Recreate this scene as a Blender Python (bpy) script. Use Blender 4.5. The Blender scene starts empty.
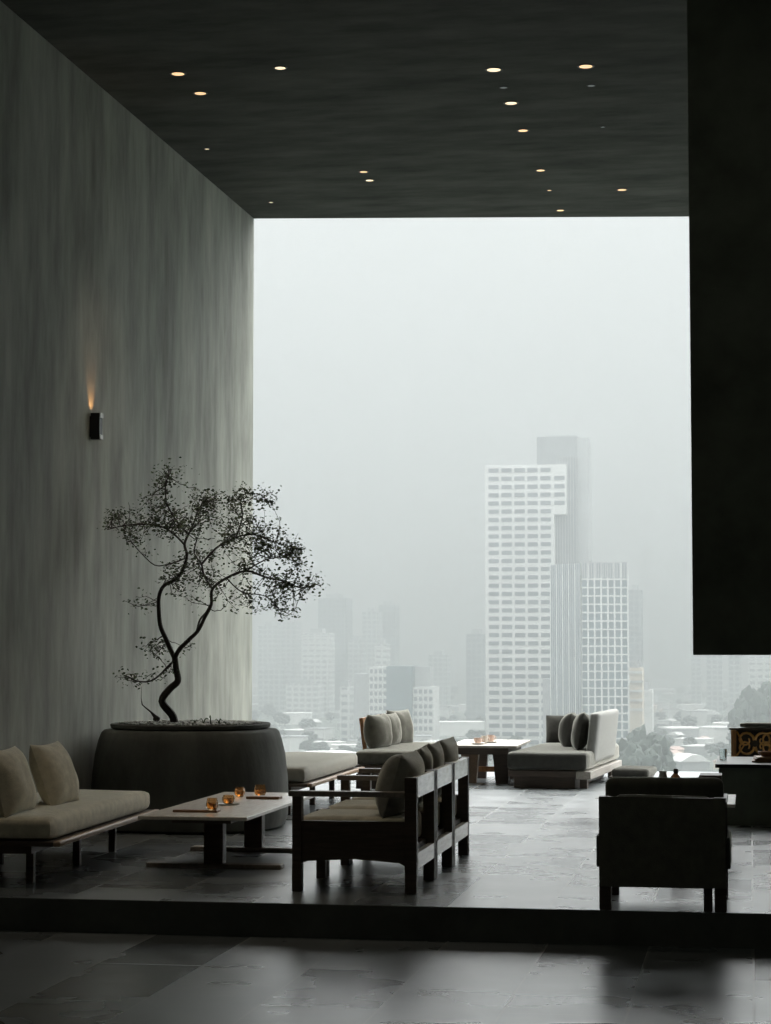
import bpy, bmesh, math, random
from mathutils import Vector, Matrix, noise
sin, cos, pi = math.sin, math.cos, math.pi
rnd = random.Random(7)
scene = bpy.context.scene
COL = scene.collection

# ------------------------------------------------------------------ camera
FPX, W, H, EYE = 2100.0, 771, 1024, 1.54
PHI = math.atan(133 / FPX)
PSI = math.atan(364.5 / FPX * cos(PHI))
FW = Vector((-sin(PSI) * cos(PHI), cos(PSI) * cos(PHI), sin(PHI)))
RT = Vector((cos(PSI), sin(PSI), 0))
UP = Vector((sin(PSI) * sin(PHI), -cos(PSI) * sin(PHI), cos(PHI)))
cam = bpy.data.cameras.new('camera')
camo = bpy.data.objects.new('camera', cam)
COL.objects.link(camo)
cam.sensor_fit = 'HORIZONTAL'
cam.sensor_width = 24.0
cam.lens = 24.0 * FPX / W
cam.clip_start = 0.1
cam.clip_end = 30000
camo.location = (0, 0, EYE)
camo.rotation_euler = (pi / 2 + PHI, 0, PSI)
scene.camera = camo


def at(px, py, Y):
    """point of the place seen at a pixel, at world depth Y"""
    d = FW + RT * ((px - W / 2) / FPX) + UP * ((H / 2 - py) / FPX)
    t = Y / d.y
    return Vector((d.x * t, Y, EYE + d.z * t))


# ------------------------------------------------------------------ materials
def new_mat(name):
    m = bpy.data.materials.new(name)
    m.use_nodes = True
    nt = m.node_tree
    return m, nt, nt.nodes['Principled BSDF']


def mat(name, col, rough=0.6, var=0.25, scale=8.0, stretch=(1, 1, 1), bump=0.0, bscale=None, spec=0.5, metal=0.0, rvar=0.0, detail=6.0, sheen=0.0):
    m, nt, b = new_mat(name)
    N, L = nt.nodes, nt.links
    tc = N.new('ShaderNodeTexCoord')
    mp = N.new('ShaderNodeMapping')
    mp.inputs['Scale'].default_value = stretch
    L.new(tc.outputs['Object'], mp.inputs['Vector'])
    n = N.new('ShaderNodeTexNoise')
    n.inputs['Scale'].default_value = scale
    n.inputs['Detail'].default_value = detail
    n.inputs['Roughness'].default_value = 0.62
    L.new(mp.outputs['Vector'], n.inputs['Vector'])
    r = N.new('ShaderNodeValToRGB')
    r.color_ramp.elements[0].position = 0.28
    r.color_ramp.elements[1].position = 0.74
    r.color_ramp.elements[0].color = [c * (1 - var) for c in col] + [1]
    r.color_ramp.elements[1].color = [min(1, c * (1 + var)) for c in col] + [1]
    L.new(n.outputs['Fac'], r.inputs['Fac'])
    L.new(r.outputs['Color'], b.inputs['Base Color'])
    b.inputs['Roughness'].default_value = rough
    b.inputs['Metallic'].default_value = metal
    b.inputs['Specular IOR Level'].default_value = spec
    if sheen:
        b.inputs['Sheen Weight'].default_value = sheen
        b.inputs['Sheen Roughness'].default_value = 0.3
        b.inputs['Sheen Tint'].default_value = (0.9, 0.88, 0.78, 1)
    if rvar:
        mr = N.new('ShaderNodeMapRange')
        mr.inputs['To Min'].default_value = rough - rvar
        mr.inputs['To Max'].default_value = rough + rvar
        L.new(n.outputs['Fac'], mr.inputs['Value'])
        L.new(mr.outputs['Result'], b.inputs['Roughness'])
    if bump:
        n2 = N.new('ShaderNodeTexNoise')
        n2.inputs['Scale'].default_value = bscale or scale * 4
        n2.inputs['Detail'].default_value = 5
        L.new(mp.outputs['Vector'], n2.inputs['Vector'])
        bp = N.new('ShaderNodeBump')
        bp.inputs['Strength'].default_value = bump
        bp.inputs['Distance'].default_value = 0.01
        L.new(n2.outputs['Fac'], bp.inputs['Height'])
        L.new(bp.outputs['Normal'], b.inputs['Normal'])
    return m


def emit(name, col, s):
    m, nt, b = new_mat(name)
    b.inputs['Base Color'].default_value = (*col, 1)
    b.inputs['Emission Color'].default_value = (*col, 1)
    b.inputs['Emission Strength'].default_value = s
    return m


def slate(name):
    """slate paving: long joints towards the opening, staggered cross joints"""
    m, nt, b = new_mat(name)
    N, L = nt.nodes, nt.links
    geo = N.new('ShaderNodeTexCoord')
    sep = N.new('ShaderNodeSeparateXYZ')
    L.new(geo.outputs['Object'], sep.inputs['Vector'])
    cmb = N.new('ShaderNodeCombineXYZ')
    L.new(sep.outputs['Y'], cmb.inputs['X'])
    L.new(sep.outputs['X'], cmb.inputs['Y'])
    br = N.new('ShaderNodeTexBrick')
    br.inputs['Scale'].default_value = 1.0
    br.inputs['Brick Width'].default_value = 1.18
    br.inputs['Row Height'].default_value = 0.59
    br.inputs['Mortar Size'].default_value = 0.006
    br.inputs['Mortar Smooth'].default_value = 0.2
    br.inputs['Color1'].default_value = (0.100, 0.111, 0.114, 1)
    br.inputs['Color2'].default_value = (0.175, 0.192, 0.196, 1)
    br.inputs['Mortar'].default_value = (0.24, 0.25, 0.24, 1)
    L.new(cmb.outputs['Vector'], br.inputs['Vector'])
    n = N.new('ShaderNodeTexNoise')
    n.inputs['Scale'].default_value = 2.6
    n.inputs['Detail'].default_value = 2
    n.inputs['Roughness'].default_value = 0.4
    L.new(geo.outputs['Object'], n.inputs['Vector'])
    mx = N.new('ShaderNodeMix')
    mx.data_type = 'RGBA'
    mx.blend_type = 'MULTIPLY'
    mx.inputs['Factor'].default_value = 0.6
    L.new(br.outputs['Color'], mx.inputs['A'])
    rr = N.new('ShaderNodeValToRGB')
    rr.color_ramp.elements[0].color = (0.62, 0.62, 0.62, 1)
    rr.color_ramp.elements[1].color = (1.15, 1.15, 1.15, 1)
    L.new(n.outputs['Fac'], rr.inputs['Fac'])
    L.new(rr.outputs['Color'], mx.inputs['B'])
    L.new(mx.outputs['Result'], b.inputs['Base Color'])
    # roughness differs from tile to tile and with wear
    mr = N.new('ShaderNodeMapRange')
    mr.inputs['From Min'].default_value = 0.3
    mr.inputs['From Max'].default_value = 0.7
    mr.inputs['To Min'].default_value = FLOOR_R - 0.04
    mr.inputs['To Max'].default_value = FLOOR_R + 0.04
    L.new(n.outputs['Fac'], mr.inputs['Value'])
    ad = N.new('ShaderNodeMath')
    ad.operation = 'MULTIPLY_ADD'
    ad.inputs[1].default_value = 0.9
    L.new(br.outputs['Color'], ad.inputs[0])
    L.new(mr.outputs['Result'], ad.inputs[2])
    sb = N.new('ShaderNodeMath')
    sb.operation = 'SUBTRACT'
    sb.inputs[1].default_value = 0.14
    L.new(ad.outputs[0], sb.inputs[0])
    L.new(sb.outputs[0], b.inputs['Roughness'])
    b.inputs['Specular IOR Level'].default_value = FLOOR_SPEC
    b.inputs['IOR'].default_value = 1.8
    return m


def facade(name, wall, glass, bw, bh, mortar):
    """plastered facade with a regular grid of windows"""
    m, nt, b = new_mat(name)
    N, L = nt.nodes, nt.links
    geo = N.new('ShaderNodeTexCoord')
    sep = N.new('ShaderNodeSeparateXYZ')
    L.new(geo.outputs['Object'], sep.inputs['Vector'])
    add = N.new('ShaderNodeMath')
    L.new(sep.outputs['X'], add.inputs[0])
    L.new(sep.outputs['Y'], add.inputs[1])
    cmb = N.new('ShaderNodeCombineXYZ')
    L.new(add.outputs[0], cmb.inputs['X'])
    L.new(sep.outputs['Z'], cmb.inputs['Y'])
    br = N.new('ShaderNodeTexBrick')
    br.offset = 0.0
    br.inputs['Scale'].default_value = 1.0
    br.inputs['Brick Width'].default_value = bw
    br.inputs['Row Height'].default_value = bh
    br.inputs['Mortar Size'].default_value = mortar
    br.inputs['Color1'].default_value = (*glass, 1)
    br.inputs['Color2'].default_value = (*[c * 1.3 for c in glass], 1)
    br.inputs['Mortar'].default_value = (*wall, 1)
    L.new(cmb.outputs['Vector'], br.inputs['Vector'])
    L.new(br.outputs['Color'], b.inputs['Base Color'])
    b.inputs['Roughness'].default_value = 0.7
    return m


FLOOR_R, FLOOR_SPEC = 0.29, 1.0
FILL_W = 24.0
BEAM_W = 95.0
M = {}
M['plaster'] = mat('plaster_wall', (0.345, 0.352, 0.31), 0.7, 0.40, 3.0, (1, 1, 0.25), 0.15, 14, spec=0.13, detail=10)
M['ceil'] = mat('plaster_ceiling', (0.060, 0.063, 0.053), 0.8, 0.5, 2.4, (0.5, 1.4, 1), 0.2, 10, spec=0.1, detail=9)
M['dark'] = mat('dark_partition', (0.14, 0.155, 0.125), 0.9, 0.3, 3, spec=0.2)
M['slate'] = slate('slate_paving')
M['riser'] = mat('dark_stone_riser', (0.10, 0.106, 0.096), 0.8, 0.3, 3, spec=0.2)
M['fabk'] = mat('charcoal_fabric', (0.045, 0.044, 0.038), 0.95, 0.2, 14, bump=0.2, bscale=160, spec=0.1, sheen=0.5)
M['paler'] = mat('pale_strap_wood', (0.74, 0.66, 0.57), 0.20, 0.2, 6, (6, 1, 6), spec=1.0)
M['wood'] = mat('dark_wood', (0.075, 0.054, 0.040), 0.48, 0.4, 6, (1, 1, 12), 0.1, spec=0.45)
M['woodx'] = mat('dark_wood_rail', (0.21, 0.175, 0.145), 0.42, 0.35, 6, (6, 1, 6), 0.1, spec=0.5)
M['railw'] = mat('brown_wood_edge', (0.30, 0.20, 0.125), 0.42, 0.3, 6, (10, 1, 10), 0.1)
M['orangew'] = mat('amber_wood', (0.32, 0.15, 0.055), 0.35, 0.4, 8, (6, 6, 1), 0.1)
M['paledeck'] = mat('grey_brown_plank', (0.34, 0.31, 0.275), 0.5, 0.2, 5, (8, 1, 8))
M['gold'] = mat('golden_carved_wood', (0.58, 0.29, 0.085), 0.25, 0.3, 9)
M['tabletop'] = mat('pale_worn_tabletop', (0.72, 0.65, 0.575), 0.25, 0.14, 5, (8, 1, 8), 0.02, spec=0.9)
M['tray'] = mat('brown_tray_wood', (0.23, 0.115, 0.055), 0.4, 0.35, 10, (1, 8, 1))
M['fab'] = mat('olive_grey_fabric', (0.60, 0.55, 0.43), 0.95, 0.22, 14, bump=0.25, bscale=160, spec=0.1, sheen=1.0)
M['fabd'] = mat('dark_grey_fabric', (0.06, 0.06, 0.054), 0.95, 0.22, 14, bump=0.25, bscale=160, spec=0.1, sheen=1.0)
M['fabl'] = mat('light_grey_fabric', (0.27, 0.268, 0.255), 0.95, 0.14, 9, (9, 9, 0.7), 0.25, 120, spec=0.1, sheen=0.4)
M['fabg'] = mat('mid_grey_fabric', (0.125, 0.12, 0.10), 0.95, 0.2, 14, bump=0.25, bscale=160, spec=0.1, sheen=0.9)
M['fabs'] = mat('stone_grey_fabric', (0.30, 0.29, 0.255), 0.95, 0.2, 14, bump=0.25, bscale=160, spec=0.1, sheen=0.9)
M['fabb'] = mat('black_brown_fabric', (0.15, 0.148, 0.122), 0.95, 0.2, 14, bump=0.2, bscale=160, spec=0.1, sheen=1.0)
M['concrete'] = mat('planter_concrete', (0.12, 0.122, 0.11), 0.85, 0.35, 4, (1, 1, 0.4), 0.3, 22, spec=0.2)
M['soil'] = mat('dark_soil', (0.05, 0.045, 0.036), 0.95, 0.4, 20, bump=0.5)
M['pebble'] = mat('grey_pebbles', (0.42, 0.42, 0.38), 0.8, 0.5, 9)
M['bark'] = mat('dark_bark', (0.042, 0.033, 0.025), 0.85, 0.4, 18, (1, 1, 0.3), 0.5)
M['leaf'] = mat('dark_green_leaves', (0.075, 0.098, 0.05), 0.6, 0.4, 6, spec=0.3)
M['metal'] = mat('black_metal', (0.010, 0.010, 0.010), 0.45, 0.2, 10, metal=0.0)
M['chrome'] = mat('pale_metal_edge', (0.45, 0.44, 0.42), 0.35, 0.1, 10, metal=0.6)
M['white'] = mat('cream_ceramic', (0.62, 0.55, 0.48), 0.35, 0.1, 10)
M['pinkc'] = mat('blush_ceramic', (0.55, 0.40, 0.33), 0.35, 0.1, 10)
M['clay'] = mat('orange_clay_glaze', (0.62, 0.27, 0.12), 0.3, 0.3, 12)
M['greyc'] = mat('grey_stoneware', (0.52, 0.52, 0.48), 0.45, 0.2, 12)
M['black'] = mat('black_lacquer', (0.010, 0.010, 0.009), 0.30, 0.2, 4)
M['lamp_on'] = emit('warm_lamp', (1.0, 0.66, 0.36), 1.15)
M['lamp_hot'] = emit('pale_lamp', (1.0, 0.80, 0.55), 1.25)
M['lamp_off'] = mat('unlit_lamp_glass', (0.42, 0.45, 0.45), 0.3, 0.1, 5)
M['bulb'] = emit('sconce_bulb', (1.0, 0.55, 0.25), 3.0)


def glassmat(name, col, rough=0.03):
    m, nt, b = new_mat(name)
    b.inputs['Base Color'].default_value = (*col, 1)
    b.inputs['Transmission Weight'].default_value = 0.92
    b.inputs['Roughness'].default_value = rough
    b.inputs['IOR'].default_value = 1.45
    return m


M['amber'] = glassmat('amber_glass', (1.0, 0.74, 0.46))
M['tea'] = glassmat('amber_tea', (1.0, 0.60, 0.24), 0.05)
M['clear'] = glassmat('clear_glass', (0.9, 0.95, 0.95))


# ------------------------------------------------------------------ mesh kit
class MB:
    def __init__(s):
        s.bm = bmesh.new()

    def box(s, x0, x1, y0, y1, z0, z1, bev=0.0, seg=2, mtx=None):
        r = bmesh.ops.create_cube(s.bm, size=1.0)
        vs = r['verts']
        for v in vs:
            v.co = Vector((x0 + (v.co.x + .5) * (x1 - x0), y0 + (v.co.y + .5) * (y1 - y0), z0 + (v.co.z + .5) * (z1 - z0)))
        if bev:
            es = {e for v in vs for e in v.link_edges}
            rr = bmesh.ops.bevel(s.bm, geom=list(es), offset=bev, segments=seg, profile=0.5, affect='EDGES')
            vs = list({v for f in rr['faces'] for v in f.verts} | {v for v in vs if v.is_valid})
        if mtx:
            for v in vs:
                v.co = mtx @ v.co
        return s

    def tube(s, pts, rad, seg=8, cap=True):
        pts = [Vector(p) for p in pts]
        if not isinstance(rad, (list, tuple)):
            rad = [rad] * len(pts)
        rings = []
        ref = Vector((0.3, 1, 0.2)).normalized()
        for i, p in enumerate(pts):
            t = (pts[min(i + 1, len(pts) - 1)] - pts[max(i - 1, 0)])
            if t.length < 1e-9:
                t = Vector((0, 0, 1))
            t.normalize()
            a = ref - t * ref.dot(t)
            if a.length < 1e-3:
                a = Vector((1, 0, 0)) - t * t.x
            a.normalize()
            b = t.cross(a)
            ref = a
            rings.append([s.bm.verts.new(p + (a * cos(2 * pi * k / seg) + b * sin(2 * pi * k / seg)) * rad[i]) for k in range(seg)])
        for i in range(len(rings) - 1):
            for k in range(seg):
                s.bm.faces.new((rings[i][k], rings[i][(k + 1) % seg], rings[i + 1][(k + 1) % seg], rings[i + 1][k]))
        if cap:
            s.bm.faces.new(list(reversed(rings[0])))
            s.bm.faces.new(rings[-1])
        return s

    def lathe(s, prof, seg=24, c=(0, 0, 0), sx=1.0, sy=1.0, power=2.0, cap0=True, cap1=True):
        rings = []
        for r, z in prof:
            ring = []
            for k in range(seg):
                a = 2 * pi * k / seg
                ca, sa = cos(a), sin(a)
                q = (abs(ca) ** power + abs(sa) ** power) ** (-1.0 / power)
                ring.append(s.bm.verts.new((c[0] + r * ca * q * sx, c[1] + r * sa * q * sy, c[2] + z)))
            rings.append(ring)
        for i in range(len(rings) - 1):
            for k in range(seg):
                s.bm.faces.new((rings[i][k], rings[i][(k + 1) % seg], rings[i + 1][(k + 1) % seg], rings[i + 1][k]))
        if cap0:
            s.bm.faces.new(list(reversed(rings[0])))
        if cap1:
            s.bm.faces.new(rings[-1])
        return s

    def pillow(s, w, h, t, seed=0, pinch=0.07, wr=0.012, n=22):
        """knife edged cushion lying in the local x/y plane, thickness along z"""
        rr = random.Random(seed)
        off = Vector((rr.uniform(0, 50), rr.uniform(0, 50), rr.uniform(0, 50)))
        top, bot = [], []
        for j in range(n + 1):
            for i in range(n + 1):
                u, v = -1 + 2 * i / n, -1 + 2 * j / n
                x = w / 2 * u * (1 - pinch * (1 - v * v))
                y = h / 2 * v * (1 - pinch * (1 - u * u))
                th = t / 2 * (max(0, (1 - abs(u) ** 2.6) * (1 - abs(v) ** 2.6))) ** 0.5
                edge = i in (0, n) or j in (0, n)
                for lst, sg in ((top, 1), (bot, -1)):
                    if edge and sg < 0:
                        lst.append(top[-1])
                        continue
                    q = Vector((x * 7, y * 7, sg)) + off
                    d = 0 if edge else wr * noise.noise(q) * min(1, th / (t * 0.2))
                    lst.append(s.bm.verts.new((x, y, sg * (th + d))))
        m = n + 1
        for j in range(n):
            for i in range(n):
                a, b, c, d = j * m + i, j * m + i + 1, (j + 1) * m + i + 1, (j + 1) * m + i
                s.bm.faces.new((top[a], top[b], top[c], top[d]))
                try:
                    s.bm.faces.new((bot[d], bot[c], bot[b], bot[a]))
                except ValueError:
                    pass
        return s

    def soft(s, x0, x1, y0, y1, z0, z1, r=0.05, crown=0.015, n=10, sag=0.0, seed=0):
        """upholstered pad: rounded box with a softly crowned, slightly uneven top"""
        bm2 = bmesh.new()
        bmesh.ops.create_cube(bm2, size=1.0)
        bmesh.ops.subdivide_edges(bm2, edges=bm2.edges[:], cuts=n, use_grid_fill=True)
        cx, cy, cz = (x0 + x1) / 2, (y0 + y1) / 2, (z0 + z1) / 2
        hx, hy, hz = (x1 - x0) / 2, (y1 - y0) / 2, (z1 - z0) / 2
        r = min(r, hx, hy, hz)
        mp = {}

        def warp(u):   # push grid lines to the rim so the rounding has resolution
            return math.copysign(abs(u) ** 0.55, u)
        for v in bm2.verts:
            p = Vector((warp(v.co.x * 2) * hx, warp(v.co.y * 2) * hy, warp(v.co.z * 2) * hz))
            q = Vector((max(-hx + r, min(hx - r, p.x)), max(-hy + r, min(hy - r, p.y)), max(-hz + r, min(hz - r, p.z))))
            d = p - q
            if d.length > 1e-9:
                p = q + d.normalized() * r
            u, w_ = p.x / hx, p.y / hy
            if p.z > 0:
                p.z += crown * (1 - u * u) * (1 - w_ * w_) + 0.006 * noise.noise(Vector((p.x * 3 + seed, p.y * 3, 1.7)))
            mp[v.index] = s.bm.verts.new((cx + p.x, cy + p.y, cz + p.z))
        for f in bm2.faces:
            s.bm.faces.new([mp[v.index] for v in f.verts])
        bm2.free()
        return s

    def prism(s, outline, y0, y1, axis='y'):
        """extrude a closed outline of (a, z) pairs along y (or x)"""
        def P(a, z, t):
            return (a, t, z) if axis == 'y' else (t, a, z)
        A = [s.bm.verts.new(P(a, z, y0)) for a, z in outline]
        B = [s.bm.verts.new(P(a, z, y1)) for a, z in outline]
        n = len(outline)
        for k in range(n):
            s.bm.faces.new((A[k], A[(k + 1) % n], B[(k + 1) % n], B[k]))
        s.bm.faces.new(list(reversed(A)))
        s.bm.faces.new(B)
        return s

    def build(s, name, m, parent=None, smooth=False, loc=None):
        bmesh.ops.recalc_face_normals(s.bm, faces=s.bm.faces[:])
        me = bpy.data.meshes.new(name)
        s.bm.to_mesh(me)
        s.bm.free()
        me.materials.append(m)
        if smooth:
            for p in me.polygons:
                p.use_smooth = True
            try:
                me.set_sharp_from_angle(angle=math.radians(38))
            except Exception:
                pass
        o = bpy.data.objects.new(name, me)
        COL.objects.link(o)
        if parent:
            o.parent = parent
        if loc:
            o.location = loc
        return o


def tag(o, label=None, cat=None, group=None, kind=None):
    if label: o['label'] = label
    if cat: o['category'] = cat
    if group: o['group'] = group
    if kind: o['kind'] = kind
    return o


def thing(name, label, cat, loc=(0, 0, 0), rz=0.0, group=None):
    o = bpy.data.objects.new(name, None)
    o.empty_display_size = 0.2
    COL.objects.link(o)
    o.location = loc
    o.rotation_euler = (0, 0, rz)
    return tag(o, label, cat, group)


def dup(root, loc, rz=0.0, label=None, group=None, scale=None):
    r = root.copy()
    COL.objects.link(r)
    r.location = loc
    r.rotation_euler = (0, 0, rz)
    if scale: r.scale = scale
    if label: r['label'] = label
    if group: r['group'] = group
    for ch in list(root.children):
        c = ch.copy()
        COL.objects.link(c)
        c.parent = r
        for g in list(ch.children):
            d = g.copy()
            COL.objects.link(d)
            d.parent = c
    return r


def structure(o):
    o['kind'] = 'structure'
    return o


# ------------------------------------------------------------------ the setting
WX, CZ, LOW = -5.53, 6.4, -0.20
STEP, EDGE = 12.38, 26.0
structure(MB().box(WX, 2.6, STEP, EDGE, LOW - 0.6, 0.0).build('floor_terrace', M['slate']))
structure(MB().box(WX, 2.6, -5.2, STEP, LOW - 0.6, LOW).build('floor_lower', M['slate']))
structure(MB().box(WX, 2.6, STEP - 0.012, STEP, LOW, -0.002).build('trim_step', M['riser']))
structure(MB().box(WX - 0.45, WX, -5.2, 23.12, LOW - 0.6, CZ + 0.6).build('wall_left', M['plaster']))
structure(MB().box(WX - 0.45, 2.6, -5.5, -5.2, LOW - 0.6, CZ + 0.6).build('wall_back', M['dark']))
structure(MB().box(2.3, 2.6, -5.2, 21.0, LOW, CZ + 0.6).build('wall_right', M['dark']))
# ceiling: its outer edge runs slightly askew to the room
cm = MB()
edge = [(WX, 23.12), (-0.643, 23.85), (2.6, 24.3)]
out = [(WX, -5.2)] + edge + [(2.6, -5.2)]
A = [cm.bm.verts.new((x, y, CZ)) for x, y in out]
B = [cm.bm.verts.new((x, y, CZ + 0.6)) for x, y in out]
for k in range(len(out)):
    cm.bm.faces.new((A[k], A[(k + 1) % len(out)], B[(k + 1) % len(out)], B[k]))
cm.bm.faces.new(A)
cm.bm.faces.new(B)
structure(cm.build('ceiling', M['ceil']))
structure(MB().box(-0.304, 2.3, 11.5, 11.85, 1.486, CZ).build('wall_front', M['dark']))


# ------------------------------------------------------------------ downlights
def downlight(x, y, r, lampmat, label):
    t = thing('downlight', label, 'ceiling light', (x, y, CZ), 0, 'recessed ceiling downlights')
    MB().lathe([(r * 0.86, -0.001), (r * 0.88, -0.007), (r * 1.12, -0.007), (r * 1.18, -0.001)], 20, cap0=False, cap1=False).build('trim_ring', M['metal'], t, True)
    MB().lathe([(r * 0.87, -0.0015), (r * 0.86, -0.005), (r * 0.5, -0.006)], 20).build('lamp', M[lampmat], t)
    return t


def beam(t, watts, deg, col, tilt=0.0):
    l_ = bpy.data.lights.new('downlight_beam', 'SPOT')
    l_.energy = watts
    l_.color = col
    l_.spot_size = math.radians(deg)
    l_.spot_blend = 1.0
    l_.shadow_soft_size = 0.06
    lo = bpy.data.objects.new('downlight_beam', l_)
    COL.objects.link(lo)
    lo.parent = t
    lo.location = (0, 0, -0.012)
    lo.rotation_euler = (math.radians(tilt), 0, 0)


k = (CZ - EYE) / (6.5 - EYE)
for x, y, r, m_, lab in (
    (-4.847, 17.41, .062, 'lamp_on', 'warm lit ceiling downlight highest of the pair near the left wall'),
    (-4.822, 18.07, .058, 'lamp_on', 'warm lit ceiling downlight lower of the pair near the left wall'),
    (-5.302, 20.14, .026, 'lamp_hot', 'tiny dim ceiling downlight close against the left wall'),
    (-5.241, 22.73, .026, 'lamp_hot', 'tiny dim ceiling downlight above the corner of wall and opening'),
    (-3.93, 17.38, .052, 'lamp_hot', 'pale lit ceiling downlight alone between the left pair and the long row'),
    (-3.941, 21.41, .046, 'lamp_on', 'warm lit ceiling downlight above its paler neighbour over the opening left of centre'),
    (-3.952, 21.82, .046, 'lamp_hot', 'pale ceiling downlight just below a warmer one over the opening left of centre'),
    (-2.126, 17.75, .066, 'lamp_hot', 'bright wide ceiling downlight at the top of the long row of lights'),
    (-2.109, 18.34, .034, 'lamp_off', 'unlit grey ceiling downlight second from the top of the long row'),
    (-2.105, 18.89, .060, 'lamp_hot', 'bright pale ceiling downlight third from the top of the long row'),
    (-2.105, 19.93, .052, 'lamp_on', 'warm ceiling downlight halfway down the long row'),
    (-2.105, 21.66, .048, 'lamp_on', 'warm ceiling downlight third from the bottom of the long row'),
    (-2.105, 22.64, .026, 'lamp_on', 'small dim ceiling downlight second from the bottom of the long row'),
    (-2.081, 23.72, .046, 'lamp_on', 'warm ceiling downlight lowest of the long row, at the edge of the ceiling'),
    (-1.335, 17.78, .064, 'lamp_on', 'bright warm ceiling downlight highest of the right-hand row'),
    (-1.335, 18.41, .034, 'lamp_off', 'unlit grey ceiling downlight just under the brightest of the right-hand row'),
    (-1.337, 19.92, .022, 'lamp_off', 'tiny unlit ceiling downlight midway down the right-hand row'),
    (-1.322, 22.75, .054, 'lamp_on', 'warm ceiling downlight lowest of the right-hand row beside the black wall'),
):
    t = downlight(x * k, y * k, r, m_, lab)
    if m_ != 'lamp_off' and r > .04:
        beam(t, BEAM_W * (1.0 if x < -3 else 0.28), 56, (1.0, 0.86, 0.68))

# two unseen lamps added above the frame, in line with the rows, for light
for x, y, w_, lab in ((-3.94, 13.5, 1.5, 'added unseen warm ceiling downlight above the left daybed and coffee table'), (-2.1, 13.9, 0.9, 'added unseen warm ceiling downlight above the row of three armchairs')):
    beam(downlight(x, y, .055, 'lamp_on', lab), BEAM_W * w_, 62, (1.0, 0.86, 0.68))
# fill lamps added out of view over the lower floor, to lift the darks
for x, y, nm in ((-3.9, 8.6, 'left'), (-1.2, 8.6, 'middle'), (1.5, 8.6, 'right'), (-3.9, 4.6, 'left'), (-1.2, 4.6, 'middle'), (1.5, 4.6, 'right')):
    t = downlight(x, y, .06, 'lamp_hot', 'added unseen warm ceiling downlight over the lower floor, %s of the row %s the step' % (nm, 'nearer' if y > 6 else 'farther from'))
    beam(t, FILL_W, 84, (0.98, 1.0, 0.84), 42)

# ------------------------------------------------------------------ wall sconce
sc = thing('wall_sconce', 'small black up-light sconce on the plaster wall with amber glow above', 'wall lamp', (WX, 17.17, 3.29))
MB().box(0.0, 0.012, -0.036, 0.036, 0.02, 0.20, 0.003).build('back_plate', M['metal'], sc)
hs = MB()
for x0, x1, y0, y1, z0, z1 in ((0.012, 0.022, -0.042, 0.042, 0, 0.225), (0.080, 0.090, -0.042, 0.042, 0, 0.225), (0.022, 0.080, -0.042, -0.034, 0, 0.225), (0.022, 0.080, 0.034, 0.042, 0, 0.225), (0.022, 0.080, -0.034, 0.034, 0, 0.02)):
    hs.box(x0, x1, y0, y1, z0, z1)
hs.build('shade', M['metal'], sc)
for z0, z1 in ((0.185, 0.225), (0.0, 0.04)):
    tag(MB().box(0.090, 0.100, -0.042, 0.042, z0, z1, 0.003).build('edge_clip', M['chrome'], sc), 'pale metal clip')
MB().lathe([(0.004, 0.02), (0.02, 0.05), (0.025, 0.09), (0.018, 0.125), (0.004, 0.135)], 14, (0.05, 0, 0)).build('bulb', M['bulb'], sc, True)
sl = bpy.data.lights.new('sconce_beam', 'SPOT')
sl.energy = 8.0
sl.color = (1.0, 0.50, 0.20)
sl.spot_size = math.radians(64)
sl.spot_blend = 0.9
sl.shadow_soft_size = 0.02
slo = bpy.data.objects.new('sconce_beam', sl)
COL.objects.link(slo)
slo.parent = sc
slo.location = (0.05, 0, 0.16)
slo.rotation_euler = (pi, math.radians(-10), 0)


# ------------------------------------------------------------------ armchairs (local: front -x, width along y)
def make_chair(label, group=None, Wd=0.41, back=0.716, arms=(-1, 1), pad='fab', wide=0.0, rails='paler'):
    t = thing('armchair', label, 'armchair', (0, 0, 0), 0, group)
    D, P = 0.395, 0.035
    iw = Wd - 2 * P
    for sy in (-1, 1):
        y = sy * (Wd - P)
        MB().box(-D, -D + 0.06, y - P, y + P, 0, 0.592 if sy in arms else 0.455, 0.004).build('front_leg', M['wood'], t)
        MB().box(D - 0.075, D, y - P, y + P, 0, back, 0.004).build('rear_leg', M['wood'], t)
        if sy in arms:
            MB().box(-D - 0.025, D - 0.075, y - P - 0.004, y + P + 0.004, 0.592, 0.626, 0.005).build('armrest', M['woodx'], t)
        ap = [(-D + 0.06, 0.175), (-D + 0.06, 0.44), (D - 0.075, 0.44), (D - 0.075, 0.165), (D - 0.11, 0.185), (0, 0.205), (-D + 0.10, 0.19)]
        MB().prism(ap, y - 0.016, y + 0.016).build('side_apron', M['wood'], t)
    MB().box(D - 0.045, D - 0.001, -iw, iw, back - 0.13, back - 0.002, 0.005).build('top_rail', M[rails], t)
    MB().box(D - 0.045, D - 0.001, -iw, iw, 0.145, 0.245, 0.005).build('lower_rail', M[rails], t)
    MB().box(-D + 0.012, -D + 0.045, -iw, iw, 0.19, 0.30, 0.004).build('front_rail', M['wood'], t)
    MB().box(-D + 0.05, D - 0.055, -iw, iw, 0.235, 0.275).build('seat_deck', M['wood'], t)
    MB().soft(-D + 0.01 + wide * 2, D - 0.08, -iw + 0.004 - wide, iw - 0.004 + wide, 0.277, 0.462, 0.04, 0.010).build('seat_cushion', M[pad], t, True)
    return t


row = 'armchairs of the row of three, seen from the side'
ROWX = -2.448
for yy, lab, arms in ((13.385, 'front dark wooden armchair of the row of three, nearest the step', (-1,)),
                      (14.222, 'middle dark wooden armchair of the row of three', (1,)),
                      (15.059, 'last dark wooden armchair of the row of three, nearest the opening', (1,))):
    ch = make_chair(lab, row, arms=arms)
    ch.location = (ROWX, yy, 0)


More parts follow.
